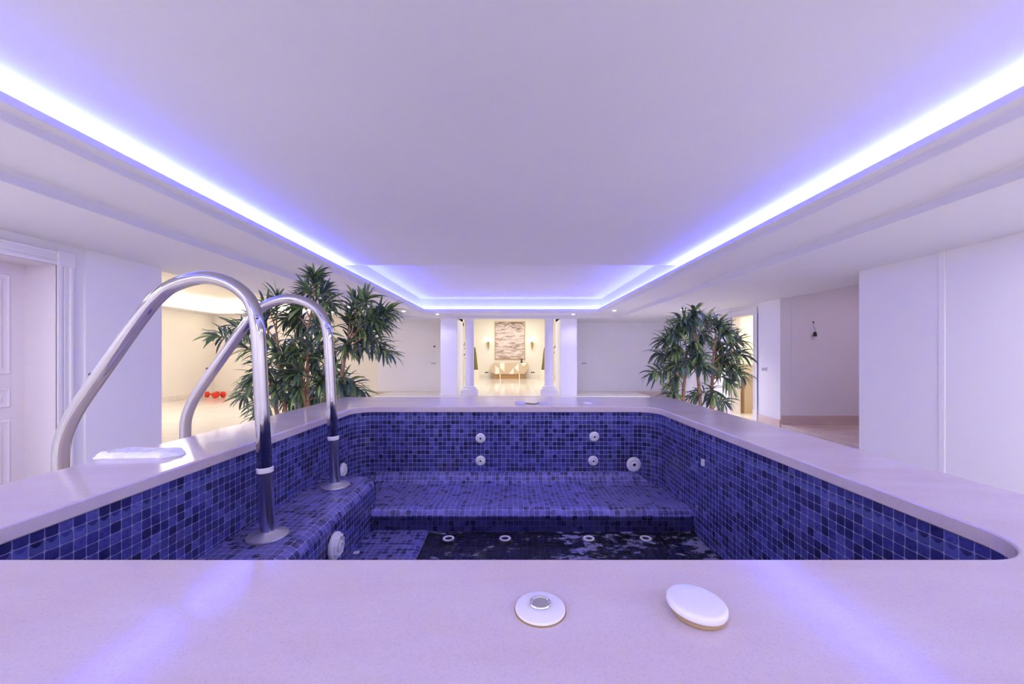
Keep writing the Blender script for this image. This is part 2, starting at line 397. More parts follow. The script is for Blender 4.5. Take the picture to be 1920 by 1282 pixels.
prof = [(.80, 1.3), (.737, 1.10), (.737, 1.105), (.733, 1.16), (.728, 1.175), (.715, 1.186), (.70, 1.19), (.098, 1.19), (.093, 1.195), (.088, 1.215), (.083, 1.235), (.07, 1.24),
        (.006, 1.24), (0, 1.246), (0, 1.29), (.02, 1.29), (.03, 1.27), (.145, 1.27), (.145, 1.70)]
struct('trim_1', ring([(d, H(h)) for d, h in prof[1:]], LIPX0, LIPX1, LIPY0, LIPY1), M['ceiling'])
bx0, bx1, by0, by1 = LIPX0 - .145, LIPX1 + .145, LIPY0 - .145, LIPY1 + .145
struct('ceiling_raised', boxes((bx0, bx1, by0, 6.14, H(1.415), st), (bx0, bx1, 6.14, by1, H(1.611), st)), M['ceiling'])
# side room ceiling
struct('ceiling_left_room', boxes((-10.6, XL - .15, 4.7, 13.7, H(1.78), st), (-6.5, XL - .15, 4.9, 13.5, H(1.45), H(1.80)), (-10.4, -6.5, 4.9, 6.2, H(1.45), H(1.8))), M['cream_wall'])
bm = bmesh.new()
cp = [(0, 1.34), (.05, 1.345), (.07, 1.37), (.30, 1.375), (.33, 1.39), (.33, 1.41), (.30, 1.41), (.28, 1.40), (0, 1.40)]
rows = []
for d, h in cp:
    rows.append([bm.verts.new((-10.4 + d, 4.9, H(h))), bm.verts.new((-10.4 + d, 13.5 - d, H(h))), bm.verts.new((XL - .15, 13.5 - d, H(h)))])
for a, b in zip(rows, rows[1:]):
    for i in range(2): bm.faces.new((a[i], a[i + 1], b[i + 1], b[i]))
struct('trim_2', bm, M['trimpaint'])
struct('ceiling_lobby', boxes((-4.2, 4.2, 12.1, 20.7, H(2.3), H(2.4))), M['ceiling'])
struct('ceiling_alcove', boxes((XR + .1, 8.2, 4.3, 7.8, H(1.6), H(1.7))), M['ceiling'])
struct('ceiling_bathroom', boxes((XR + .1, 7.8, 7.8, 10.1, H(1.25), H(1.35))), M['ceiling'])
struct('ceiling_niche', boxes((XR + .1, 6.4, 10.1, 11.6, H(1.12), H(1.2))), M['ceiling'])

# skirtings
sk = 0.15
struct('baseboard_back', boxes((-4.65, -2.2, 13.23, 13.25, 0, .17), (2.0, XR, 13.23, 13.25, 0, .17), (-2.2, -1.69, 11.88, 11.9, 0, .17), (1.5, 2.0, 11.88, 11.9, 0, .17)), M['skirt'])
struct('baseboard_left', boxes((-10.4, -10.38, 4.9, 13.5, 0, sk), (-10.4, -4.65, 13.48, 13.5, 0, sk)), M['floor'])
struct('baseboard_right', boxes((XR - .018, XR, 7.63, 8.33, 0, sk), (XR - .018, XR, 9.46, 10.27, 0, sk), (XR - .018, XR, 11.4, 13.23, 0, sk)), M['skirt'], 0.003)
struct('baseboard_alcove', boxes((XR, 8.0, 7.62, 7.64, H(-1.378), H(-1.212))), M['skirt'], 0.003)
struct('baseboard_lobby', boxes((-4.1, 4.1, 20.48, 20.5, .165, .35)), M['floor'])

# left panelled door, casing
XD = XL - .29
d1 = bmesh.new()
box(d1, XD - .04, XD, 2.90, 3.805, 0.01, H(.88))
struct('door_1', d1, M['door'], 0.003)
def panel(z0, z1, y0, y1):
    bm = bmesh.new()
    def fr(a, x0, x1):
        vs = []
        for x, i in ((x0, 0), (x1, a)):
            vs.append([bm.verts.new((x, y, z)) for y, z in ((y0 + i, z0 + i), (y1 - i, z0 + i), (y1 - i, z1 - i), (y0 + i, z1 - i))])
        return vs
    levels = [(0, XD), (.012, XD + .012), (.03, XD + .004), (.05, XD + .002), (.075, XD + .012)]
    prev = None
    for i, x in levels:
        r = [bm.verts.new((x, y, z)) for y, z in ((y0 + i, z0 + i), (y1 - i, z0 + i), (y1 - i, z1 - i), (y0 + i, z1 - i))]
        if prev:
            for k in range(4): bm.faces.new((prev[k], prev[(k + 1) % 4], r[(k + 1) % 4], r[k]))
        prev = r
    bm.faces.new(prev)
    return bm
dl = bpy.data.objects['door_1']
def yz(py, Z): return H((664 - py) * Z / F)
Zp = 3.66
for a, b in ((702, 513), (764, 728), (897 + 20, 788)):
    obj('door_panel', panel(yz(a, Zp), yz(b, Zp), 3.02, 3.69), M['door'], dl)
bm = bmesh.new()
for (w0, w1, t) in ((0, .13, .018), (.0, .035, .03), (.055, .075, .025), (.105, .13, .034)):
    box(bm, XL, XL + t, 3.81 + w0, 3.81 + w1, 0, H(.88))
    box(bm, XL, XL + t, 2.86 - w1, 2.86 - w0, 0, H(.88))
    box(bm, XL, XL + t, 2.86, 3.81, H(.88) + w0, H(.88) + w1)
for y in (2.72, 3.805): box(bm, XL, XL + .042, y, y + .145, H(.875), H(1.02))
struct('trim_3', bm, M['trimpaint'], 0.003)
bm = boxes((XL - .3, XL + .01, 3.80, 3.812, 0, H(.88)), (XL - .3, XL + .01, 2.86, 3.81, H(.872), H(.88)))
struct('trim_4', bm, M['door'])
# right doorway casing
bm = bmesh.new()
for (w0, w1, t) in ((0, .13, .018), (.0, .03, .028), (.10, .13, .03)):
    box(bm, XR - t, XR, 8.46 - w1, 8.46 - w0, 0, H(.89))
    box(bm, XR - t, XR, 9.33 + w0, 9.33 + w1, 0, H(.89))
    box(bm, XR - t, XR, 8.46, 9.33, H(.89) + w0, H(.89) + w1)
for y in (8.325, 9.325): box(bm, XR - .04, XR, y, y + .14, H(.885), H(1.028))
for y in (8.32, 9.325): box(bm, XR - .036, XR, y, y + .145, 0, .24)
struct('trim_5', bm, M['trimpaint'], 0.003)
struct('trim_6', boxes((XR, XR + .21, 9.318, 9.33, 0, H(.89)), (XR, XR + .21, 8.46, 8.472, 0, H(.89)), (XR, XR + .21, 8.46, 9.33, H(.88), H(.89))), M['cream_wall'])

# ------------------------------------------------------------------ hot tub
TS = 0.025
tub = thing('hot_tub', 'raised hot tub lined with navy mosaic tiles under a wide cream marble coping', 'hot tub', (0, 0, 0))
IX0, IX1, IY0, IY1 = -.912, .837, .583, 2.27
QX0, QX1, QY0, QY1 = -1.21, 1.127, 0.03, 2.79
def rrect(x0, x1, y0, y1, r, n=10):
    pts = []
    for cx, cy, a0 in ((x1 - r, y0 + r, -PI / 2), (x1 - r, y1 - r, 0), (x0 + r, y1 - r, PI / 2), (x0 + r, y0 + r, PI)):
        for i in range(n + 1):
            a = a0 + PI / 2 * i / n
            pts.append((cx + r * math.cos(a), cy + r * math.sin(a)))
    return pts
HC = H(-.308)
bm = bmesh.new()
loops = []
def lp(x0, x1, y0, y1, r, z): loops.append([bm.verts.new((x, y, z)) for x, y in rrect(x0, x1, y0, y1, r)])
def off(e, z, r, base):
    if base == 'i': lp(IX0 - e, IX1 + e, IY0 - e, IY1 + e, r, z)
    else: lp(QX0 - e, QX1 + e, QY0 - e, QY1 + e, r, z)
T = .033
off(0, HC - T + .003, .112, 'i'); off(0, HC - .004, .112, 'i'); off(.0012, HC - .0012, .1132, 'i'); off(.004, HC, .116, 'i')
off(-.004, HC, .03, 'o'); off(-.0012, HC - .0012, .032, 'o'); off(0, HC - .004, .034, 'o'); off(0, HC - T, .034, 'o'); off(.003, HC - T, .115, 'i')
loops[-1], loops[-2] = loops[-1], loops[-2]
seq = loops + [loops[0]]
n = len(loops[0])
for a, b in zip(seq, seq[1:]):
    for i in range(n): bm.faces.new((a[i], a[(i + 1) % n], b[(i + 1) % n], b[i]))
cop = obj('coping', bm, M['coping'], tub, True)
cop.data.set_sharp_from_angle(angle=0.35)

def uvmesh(name, rows, cyclic, parent, wallrow=0.0, deposit=0.4, smooth=True, flip=False):
    """rows: list of (list of points, v) ; u from arc length of the first row"""
    verts = []; faces = []; uvs = []
    k = len(rows[0][0])
    us = [0.0]
    for i in range(1, k + (1 if cyclic else 0)):
        us.append(us[-1] + (Vector(rows[0][0][i % k]) - Vector(rows[0][0][i - 1])).length)
    for pts, v in rows: verts += [tuple(p) for p in pts]
    for r in range(len(rows) - 1):
        for i in range(k if cyclic else k - 1):
            j = (i + 1) % k
            faces.append((r * k + i, r * k + j, (r + 1) * k + j, (r + 1) * k + i))
            v0, v1 = rows[r][1], rows[r + 1][1]
            uvs += [(us[i] / TS, v0 / TS), (us[i + 1] / TS, v0 / TS), (us[i + 1] / TS, v1 / TS), (us[i] / TS, v1 / TS)]
    me = bpy.data.meshes.new(name); me.from_pydata(verts, [], faces)
    ul = me.uv_layers.new(name='UVMap')
    for i, uv in enumerate(uvs): ul.data[i].uv = uv
    for nm, val in (('wallrow', wallrow), ('deposit', deposit)):
        at_ = me.attributes.new(nm, 'FLOAT', 'POINT')
        for d in at_.data: d.value = val
    if name == 'side_bench':
        k_ = 0
        for pts, v in rows:
            for p_ in pts:
                if p_[2] < H(-.63): me.attributes['deposit'].data[k_].value = 0.25
                k_ += 1
    wa = me.attributes.new('dark_reflection', 'FLOAT', 'POINT'); i_ = 0
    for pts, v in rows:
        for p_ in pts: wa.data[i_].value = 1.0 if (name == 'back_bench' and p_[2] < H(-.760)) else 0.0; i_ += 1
    me.materials.append(M['tile'])
    for p in me.polygons: p.use_smooth = smooth
    o = bpy.data.objects.new(name, me); C.objects.link(o); o.parent = parent
    return o
WO = .008
base = rrect(IX0 - WO, IX1 + WO, IY0 - WO, IY1 + WO, .12, 12)
FB = H(-.86)
zt = HC - T + .002
uvmesh('tiled_wall', [([(x, y, zt) for x, y in base], 0.0), ([(x, y, FB) for x, y in base], zt - FB)], True, tub, 1.0, 0.25)
def gridface(name, x0, x1, y0, y1, z, dep):
    return uvmesh(name, [([(x0, y0, z), (x1, y0, z)], 0), ([(x0, y1, z), (x1, y1, z)], y1 - y0)], False, tub, 0, dep, False)
gridface('tiled_floor', IX0 - .02, IX1 + .02, IY0 - .02, IY1 + .02, FB + .002, 0.3)
def arc(c, r, a0, a1, n=8):
    return [(c[0] + r * math.cos(math.radians(a0 + (a1 - a0) * i / n)), c[1] + r * math.sin(math.radians(a0 + (a1 - a0) * i / n))) for i in range(n + 1)]
# back bench, profile in (Y, H)
bp = arc((IY1 - .051, -.693), .059, 0, -86, 8) + [(2.0, -.745), (1.86, -.724)] + arc((1.83, -.755), .030, 86, 178, 7) + [(1.80, -.7601), (1.80, -1.0)]
def sweep_x(name, prof, x0, x1, n, dep):
    rows = []; s = 0; pv = None
    for y, h in prof:
        if pv: s += math.hypot(y - pv[0], h - pv[1])
        pv = (y, h)
        rows.append(([(x0 + (x1 - x0) * i / n, y, H(h)) for i in range(n + 1)], s))
    return uvmesh(name, rows, False, tub, 0, dep)
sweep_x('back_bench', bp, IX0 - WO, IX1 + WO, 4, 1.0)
# left bench, profile in (X, H), rounded far corner
lb = [(IX0 - WO, -.598), (-.75, -.598)] + arc((-.705, -.643), .045, 90, 0, 8) + [(-.659, -.66), (-.655, -1.0)]
rows = []; s = 0; pv = None
BE = 1.90
for x, h in lb:
    if pv: s += math.hypot(x - pv[0], h - pv[1])
    pv = (x, h)
    dx = x + .655
    r = .05
    pts = [(x, .56 + (BE - r - .56) * i / 6, H(h)) for i in range(7)]
    ex = min(0.0, dx)
    # shrink around the far end so that the corner is round
    for i in range(1, 7):
        a = PI / 2 * i / 6
        pts.append((x - (r * (1 - math.cos(a)) if x > -.70 else 0), BE - r + (r + min(0, dx) * 0) * math.sin(a), H(h)))
    rows.append((pts, s))
rows.reverse(); tot = rows[0][1]
rows = [(p, v) for p, v in rows]
uvmesh('side_bench', rows, False, tub, 0, 0.9)
uvmesh('side_bench_end', [([(IX0 - WO, BE, H(-.598)), (-.70, BE, H(-.598)), (-.67, BE, H(-.63))], 0), ([(IX0 - WO, BE, H(-1.0)), (-.70, BE, H(-1.0)), (-.67, BE, H(-1.0))], .40)], False, tub, 0, .4, False)
# low foot platform
fp = [(-.66, -.817), (-.42, -.817)] + arc((-.405, -.84), .023, 90, 0, 6) + [(-.382, -1.0)]
rows = []; s = 0; pv = None
for x, h in fp:
    if pv: s += math.hypot(x - pv[0], h - pv[1])
    pv = (x, h); rows.append(([(x, .58 + (1.805 - .58) * i / 6, H(h)) for i in range(7)], s))
uvmesh('foot_step', rows, False, tub, 0, .6)
# outer cladding
bm = bmesh.new(); e = .012
ol = rrect(QX0 + e, QX1 - e, QY0 + e, QY1 - e, .03, 4)
il = rrect(IX0 - .03, IX1 + .03, IY0 - .03, IY1 + .03, .12, 4)
a = [bm.verts.new((x, y, 0.0)) for x, y in ol]; b = [bm.verts.new((x, y, HC - T)) for x, y in ol]
c = [bm.verts.new((x, y, HC - T)) for x, y in il]; d = [bm.verts.new((x, y, 0.0)) for x, y in il]
for p, q in ((a, b), (b, c), (c, d), (d, a)):
    for i in range(len(a)): bm.faces.new((p[i], p[(i + 1) % len(a)], q[(i + 1) % len(a)], q[i]))
obj('outer_cladding', bm, M['coping'], tub)

# jets
def jet(r, loc, axis, label=None, ribs=True):
    """round nozzle; built facing -Y then turned"""
    e = bpy.data.objects.new('hydro_jet', None)
    prof = [(r * .98, 0), (r, -.004), (r * .95, -.008), (r * .80, -.010), (r * .78, -.013), (r * .66, -.016), (r * .61, -.007), (r * .46, -.007), (r * .40, -.017), (r * .24, -.019), (r * .20, -.012), (r * .02, -.012)]
    bm = lathe([(p, h) for p, h in prof], 40, 'Y')
    if ribs:
        for i in range(10):
            a = 2 * PI * i / 10
            m_ = Matrix.Rotation(a, 4, 'Y')
            bb = bmesh.new(); box(bb, -.0012, .0012, -.0150, -.009, r * .66, r * .84)
            bb.transform(m_); me_ = bpy.data.meshes.new('t'); bb.to_mesh(me_); bb.free(); bm.from_mesh(me_); bpy.data.meshes.remove(me_)
    o = obj('hydro_jet', bm, M['plastic'], tub, True, label=label)
    o.location = loc
    if axis == '+X': o.rotation_euler = (0, 0, PI / 2)
    hole = obj('nozzle', lathe([(r * .21, -.0125), (r * .21, -.0135), (r * .02, -.0135)], 16, 'Y'), M['dark'], o, label='dark nozzle hole')
    return o
YB = IY1 + WO
for px, py in ((901, 821), (901, 863), (1114, 818), (1112, 863)):
    p = at(px, py, YB); jet(.029, (p.x, YB, p.z), '-Y', 'small white round jet on the far wall')
p = at(1188, 870, YB); jet(.043, (p.x, YB, p.z), '-Y', 'large white round suction jet at the right of the far wall')
XLW = IX0 - WO
Zj = F * .92 / 318; jet(.038, (XLW, Zj, H(-(881 - 664) * Zj / F)), '+X', 'white ribbed jet on the left wall')
Zj = F * .655 / 334; j = jet(.050, (-.655, Zj, H(-(1023 - 664) * Zj / F)), '+X', 'large white jet on the side bench face'); j.scale = (1, 1.6, 1)
obj('wall_sensor', boxes((IX1 - .002, IX1 + WO, 1.695, 1.708, H(-.49), H(-.462))), M['plastic'], tub, label='tiny white fitting on the right wall')
for px in (841, 947, 1104, 1211):
    p = at(px, 1006, 1.80); Y = 1.735; hh = -.8545
    o = obj('floor_jet', lathe([(.030, -.004), (.030, .020), (.025, .031), (.017, .031), (.013, .024), (.001, .024)], 28), M['plastic'], tub, True, label='white ring jet in the tub floor')
    o.location = ((px - 960) * Y / F, Y, H(hh))
wt = obj('tub_water', boxes((IX0 + .27, IX1 + .004, IY0 + .0, 1.802, H(-.857), H(-.826))), M['water'])
tag(wt, 'shallow dark water with scattered pale patches in the bottom of the tub', 'water')
pc = obj('paper_scrap', boxes((-.012, .012, -.010, .010, 0, .002)), M['plastic']); p = at(668, 1036, 1)
Z = F * .817 / 372; pc.location = ((668 - 960) * Z / F, Z, H(-.8165)); pc.rotation_euler = (0, 0, .3)
tag(pc, 'tiny white square scrap lying on the low foot step', 'scrap')

# ------------------------------------------------------------------ ladder rails
RP = [(-.802, -.594), (-.810, -.40), (-.818, -.25), (-.824, -.12), (-.830, .0), (-.838, .10), (-.862, .178), (-.924, .231), (-1.010, .252), (-1.107, .228),
      (-1.165, .185), (-1.215, .125), (-1.308, -.005), (-1.42, -.165), (-1.462, -.243), (-1.480, -.305), (-1.483, -.37), (-1.483, -.60), (-1.483, -1.44)]
def rail(Y, label):
    t = thing('handrail', label, 'handrail', (RP[0][0], Y, H(-.598)), group='steel handrails of the tub')
    lo = Vector(t.location)
    pts = [Vector(q) - lo for q in spline([(x, Y, H(h)) for x, h in RP[:-2]], 8)] + [Vector((RP[-1][0], Y, .0)) - lo]
    cut = next(i for i, q in enumerate(pts) if q.z + lo.z > H(-.398))
    obj('upper_tube', tube(bmesh.new(), pts[cut:], .0215, 32), M['steel'], t, True)
    obj('lower_tube', tube(bmesh.new(), pts[:cut + 1], .0222, 32), M['worn_steel'], t, True, label='tarnished lower tube with lime marks')
    dr = (pts[cut + 1] - pts[cut - 1]).normalized()
    obj('collar', tube(bmesh.new(), [pts[cut] - dr * .009, pts[cut] - dr * .007, pts[cut] + dr * .007, pts[cut] + dr * .009], [.0222, .0245, .0245, .0222], 32), M['plastic'], t, True, label='white plastic collar')
    obj('base_plate', lathe([(.060, 0), (.062, .003), (.061, .007), (.050, .012), (.026, .016), (.0225, .020)], 48), M['plate_steel'], t, True)
    f = obj('floor_flange', lathe([(.05, 0), (.05, .006), (.024, .012)], 32), M['steel'], t, True); f.location = Vector((RP[-1][0], Y, 0)) - lo
    for (x, h) in ((-.846, .105 + .015), (-1.365 - .016, -.065)):
        s_ = obj('rivet', lathe([(.006, 0), (.0055, .002), (.003, .004), (.0003, .0045)], 16), M['steel'], t, True)
        s_.location = Vector((x + (.02 if x > -1 else -.004), Y - (.018 if x > -1 else 0), H(h))) - lo
        s_.rotation_euler = (PI / 2, 0, .6) if x > -1 else (0, -PI / 3.2, 0)
    return t
rail(1.27, 'nearer polished steel handrail hooping over the left side of the tub')
rail(1.755, 'farther polished steel handrail hooping over the left side of the tub')

# ------------------------------------------------------------------ things on the coping
Z = 223.3 / 479
t = thing('air_button', 'white domed button with an oval chrome centre on the front coping', 'button', (53 * Z / F, Z, HC))
obj('dome', lathe([(.0290, 0), (.0302, .002), (.0295, .0040), (.024, .0060), (.016, .0072), (.011, .0075), (.001, .0075)], 48), M['plastic'], t, True)
o = obj('chrome_button', lathe([(.0112, 0), (.0122, .0012), (.0116, .0024), (.0102, .0024), (.0092, .0014), (.001, .0014)], 40), M['chrome'], t, True); o.location = (0, .0005, .0071); o.scale = (1.08, 1.0, 1.1)
obj('seal', lathe([(.0312, 0), (.0312, .0008), (.028, .0010)], 40), M['yellowed'], t, True)
Z = .463
t = thing('jet_cover', 'loose white oval cover tilted on its yellowed base on the front coping', 'cover', ((1307 - 960) * Z / F, Z - .003, HC))
obj('base', lathe([(.0295, 0), (.0308, .002), (.030, .0045), (.028, .006)], 48), M['yellowed'], t, True, label='yellowed stained base ring')
o = obj('cap', lathe([(.031, 0), (.0355, .0006), (.0368, .003), (.0365, .008), (.0352, .0098), (.032, .0106), (.012, .0112), (.001, .0112)], 56), M['plastic'], t, True)
o.location = (-.002, .001, .0062); o.rotation_euler = (math.radians(1), math.radians(4.5), 0); o.scale = (.92, .90, .95)
for r_ in (0,):
    o2 = obj('finger_groove', lathe([(.0135, 0), (.0145, .0006), (.0155, 0)], 40), M['plastic'], o, True); o2.location = (.0, .009, .0106); o2.scale = (1.2, .6, 1)
# back coping
def disc(name, px, py, r, h, m, label, cat, tilt=0.0):
    Z = 223.3 / (py - 664)
    o = obj(name, lathe([(r * .96, 0), (r, h * .3), (r * .97, h * .8), (r * .8, h), (r * .01, h)], 32), m, None, True)
    o.location = ((px - 960) * Z / F, Z, HC); o.rotation_euler = (tilt, 0, 0)
    return tag(o, label, cat)
disc('round_cover', 975.5, 756.5, .031, .014, M['tube_blue'], 'thick pale round cap on the far coping, left of the tube', 'cap')
disc('round_cover', 1017, 756.5, .029, .010, M['tube_blue'], 'pale flattened round cap on the far coping, right end of the tube', 'cap')
disc('round_cover', 1102, 756, .030, .006, M['plastic'], 'thin whitish ring on the far coping, rightmost of three', 'cap')
Z0 = 223.3 / 92.5
o = obj('thin_tube', tube(bmesh.new(), spline([((985 - 960) * Z0 / F, Z0 - .01, HC + .005), ((993 - 960) * Z0 / F, Z0 - .02, HC + .003), ((1002 - 960) * Z0 / F, Z0 - .04, HC + .003), ((1009 - 960) * Z0 / F, Z0, HC + .004)], 6), .0025, 8), M['dark'])
tag(o, 'thin dark tube lying between two pale caps on the far coping', 'tube')
# folded plastic bag
def bag():
    bm = bmesh.new(); nx, ny = 46, 16
    rnd = random.Random(4)
    from mathutils import noise as mn
    Lx, Ly = .235, .085
    grid = {}
    for s_ in (0, 1):
        for i in range(nx + 1):
            for j in range(ny + 1):
                u, v = i / nx, j / ny
                wy = Ly * (1.0 if u < .86 else 1 - (u - .86) / .14 * .75)
                if u < .06: wy *= .72 + u / .06 * .28
                x = (u - .5) * Lx; y = (v - .5) * wy
                ed = min(1, 6 * v, 6 * (1 - v)) * min(1, 9 * u, 7 * (1 - u))
                ed = math.sin(max(0, ed) * PI / 2)
                n_ = mn.noise(Vector((x * 26, y * 34, s_ * 9)))
                n2 = abs(mn.noise(Vector((x * 60 + y * 40, y * 30, 4))))
                top = (.019 - .002 * (u > .38)) * ed + (n_ * .003 - n2 * .004) * ed * (1.6 if u < .4 else .7)
                z = max(.002, top) if s_ else .0
                if s_ == 0: z = 0.0
                else: z = max(z, .0015)
                grid[s_, i, j] = bm.verts.new((x + mn.noise(Vector((0, y * 40, z * 50))) * .004, y + mn.noise(Vector((x * 30, 0, 5))) * .006, z))
    for s_ in (0, 1):
        for i in range(nx):
            for j in range(ny):
                bm.faces.new((grid[s_, i, j], grid[s_, i + 1, j], grid[s_, i + 1, j + 1], grid[s_, i, j + 1]))
    bd = [(i, 0) for i in range(nx)] + [(nx, j) for j in range(ny)] + [(i, ny) for i in range(nx, 0, -1)] + [(0, j) for j in range(ny, 0, -1)]
    for k in range(len(bd)):
        a, b = bd[k], bd[(k + 1) % len(bd)]
        bm.faces.new((grid[0, a[0], a[1]], grid[0, b[0], b[1]], grid[1, b[0], b[1]], grid[1, a[0], a[1]]))
    return bm
Z = 1.16
o = obj('folded_bag', bag(), M['bag'], None, True); o.location = ((258 - 960) * Z / F, Z + .02, HC + .0005); o.rotation_euler = (0, 0, .05)
tag(o, 'folded white plastic bag lying flat on the left coping beside the handrail', 'bag')

# ------------------------------------------------------------------ plants
def leaf(bm, p, d, ln, wd, droop, roll, rnd):
    d = d.normalized(); up = Vector((0, 0, 1))
    side = d.cross(up)
    if side.length < .1: side = Vector((1, 0, 0))
    side.normalize(); nr = side.cross(d).normalized()
    side = side * math.cos(roll) + nr * math.sin(roll)
    pts = []; cur = p.copy(); dd = d.copy(); k = 6
    prev = None
    for i in range(k + 1):
        t = i / k
        wv = wd * (math.sin(PI * (t * .86 + .10)) ** .8) * (1 - .15 * t) if i < k else wd * .04
        nn = side.cross(dd).normalized()
        row = [bm.verts.new(cur - side * wv / 2 + nn * wv * .12), bm.verts.new(cur - nn * wv * .04), bm.verts.new(cur + side * wv / 2 + nn * wv * .12)]
        if prev:
            bm.faces.new((prev[0], prev[1], row[1], row[0])); bm.faces.new((prev[1], prev[2], row[2], row[1]))
        prev = row
        cur = cur + dd * ln / k
        dd = (dd + Vector((0, 0, -droop / k))).normalized()
def plant(name, label, loc, canes, pot_r, pot_h, leaf_l, leaf_w, seed, group=None, up=1.0, droop=.8, per=34):
    """canes: list of (base offset, [(points to), ...], [branch tips])"""
    rnd = random.Random(seed)
    t = thing(name, label, 'plant', loc)
    lo = Vector(loc)
    pot = obj('pot', lathe([(pot_r * .72, 0), (pot_r, pot_h * .92), (pot_r * 1.08, pot_h * .92), (pot_r * 1.08, pot_h), (pot_r * .95, pot_h), (pot_r * .92, pot_h * .9), (.001, pot_h * .9)], 40), M['pot'], t, True)
    for basep, path, tips in canes:
        b0 = Vector((basep[0], basep[1], pot_h * .88))
        pts = spline([b0] + [Vector(q) - lo for q in path], 8)
        k = len(pts)
        cane = obj('cane', tube(bmesh.new(), pts, [.021 - .013 * i / (k - 1) for i in range(k)], 10), M['bark'], t, True)
        bb = bmesh.new(); fb = bmesh.new()
        for (tip, frac, n_) in tips:
            tp = Vector(tip) - lo
            st_ = pts[min(k - 1, int(frac * (k - 1)))]
            mid = st_.lerp(tp, .5) + Vector((0, 0, .03 + .06 * rnd.random()))
            br = spline([st_, mid, tp], 8)
            m_ = len(br)
            tube(bb, br, [.006 - .0038 * i / (m_ - 1) for i in range(m_)], 6)
            nn = int(n_ * 1.25)
            for q in range(nn):
                f = (q + rnd.random()) / nn
                f = .28 + .72 * f ** .62
                x = f * (m_ - 1); i = min(m_ - 2, int(x)); p = br[i].lerp(br[i + 1], x - i)
                ax = (br[i + 1] - br[i]).normalized()
                a = q * 2.4 + rnd.random() * .7
                s1 = ax.orthogonal().normalized(); s2 = ax.cross(s1)
                rad = s1 * math.cos(a) + s2 * math.sin(a)
                sp = .95 - .55 * max(0, f - .75) / .25
                d = ax * (1 - sp * .45) + rad * sp + Vector((0, 0, .22 * up))
                leaf(fb, p, d, leaf_l * rnd.uniform(.65, 1.15), leaf_w * rnd.uniform(.75, 1.2), droop * rnd.uniform(.3, 1.5), rnd.uniform(-.7, .7), rnd)
        if len(bb.verts): obj('branches', bb, M['bark'], cane, True)
        obj('foliage', fb, M['leaf'], cane, True)
    return t
rnd = random.Random(11)
def J(px, py, Z0, dz=.25): return at(px, py, Z0 + rnd.uniform(-dz, dz))
PZ = 3.25
def tipset(lst, Z0, dz=.22): return [(J(x, y, Z0, dz), f, n_) for x, y, f, n_ in lst]
base_l = (-1.72, PZ, 0)
canes = [
 ((-.06, .0), [at(560, 760, PZ), at(575, 640, PZ), at(588, 560, PZ)], tipset([(588, 522, 1, 50), (575, 545, .95, 36), (610, 548, .92, 36), (560, 575, .85, 36), (600, 590, .8, 34), (540, 600, .75, 34), (620, 570, .85, 30)], PZ, .12)),
 ((-.10, .05), [at(535, 770, PZ), at(525, 690, PZ), at(518, 620, PZ)], tipset([(470, 600, .9, 34), (400, 630, .7, 40), (440, 612, .85, 38), (495, 575, 1, 32), (520, 560, 1, 30), (455, 650, .6, 28), (500, 640, .7, 32)], PZ)),
 ((.03, -.03), [at(578, 760, PZ), at(577, 680, PZ), at(577, 610, PZ)], tipset([(560, 610, 1, 34), (610, 625, .9, 34), (545, 650, .8, 32), (625, 655, .75, 32), (590, 670, .7, 32), (530, 680, .6, 32)], PZ)),
 ((.10, .02), [at(632, 760, PZ), at(645, 680, PZ), at(655, 640, PZ)], tipset([(730, 585, 1, 60), (705, 600, 1, 40), (690, 628, .9, 34), (735, 665, .8, 34), (715, 645, .9, 30), (665, 565, .9, 30), (690, 560, 1, 32), (655, 600, .9, 30), (650, 650, .8, 28), (670, 620, .9, 32), (720, 610, 1, 34), (675, 650, .8, 30)], PZ, .15)),
 ((.0, .10), [at(600, 780, PZ), at(612, 740, PZ), at(620, 705, PZ)], tipset([(680, 735, .9, 38), (655, 745, .8, 30), (640, 720, .9, 32), (600, 720, .8, 34), (625, 690, 1, 30), (660, 765, .5, 28)], PZ)),
 ((-.12, -.06), [at(520, 780, PZ), at(510, 740, PZ), at(505, 700, PZ)], tipset([(455, 745, .9, 36), (480, 760, .7, 30), (495, 700, 1, 32), (470, 715, .9, 32), (520, 735, .8, 32), (480, 790, .5, 26), (545, 760, .6, 30)], PZ)),
 ((.04, .06), [at(575, 790, PZ), at(572, 750, PZ), at(570, 720, PZ)], tipset([(560, 700, 1, 34), (590, 745, .9, 34), (555, 735, .8, 34), (530, 720, .8, 34), (600, 700, .9, 34), (515, 660, 1, 30), (550, 660, 1, 34), (565, 770, .5, 30), (610, 765, .6, 30), (575, 770, .6, 30), (540, 705, .9, 30), (585, 640, 1, 30)], PZ)),
]
plant('potted_bamboo', 'tall spreading potted plant with narrow leaves behind the two handrails', base_l, canes, .19, .34, .165, .025, 3, up=.9, droop=1.1)
PZ2 = 3.7
base_r = ((1312 - 960) * PZ2 / F, PZ2, 0)
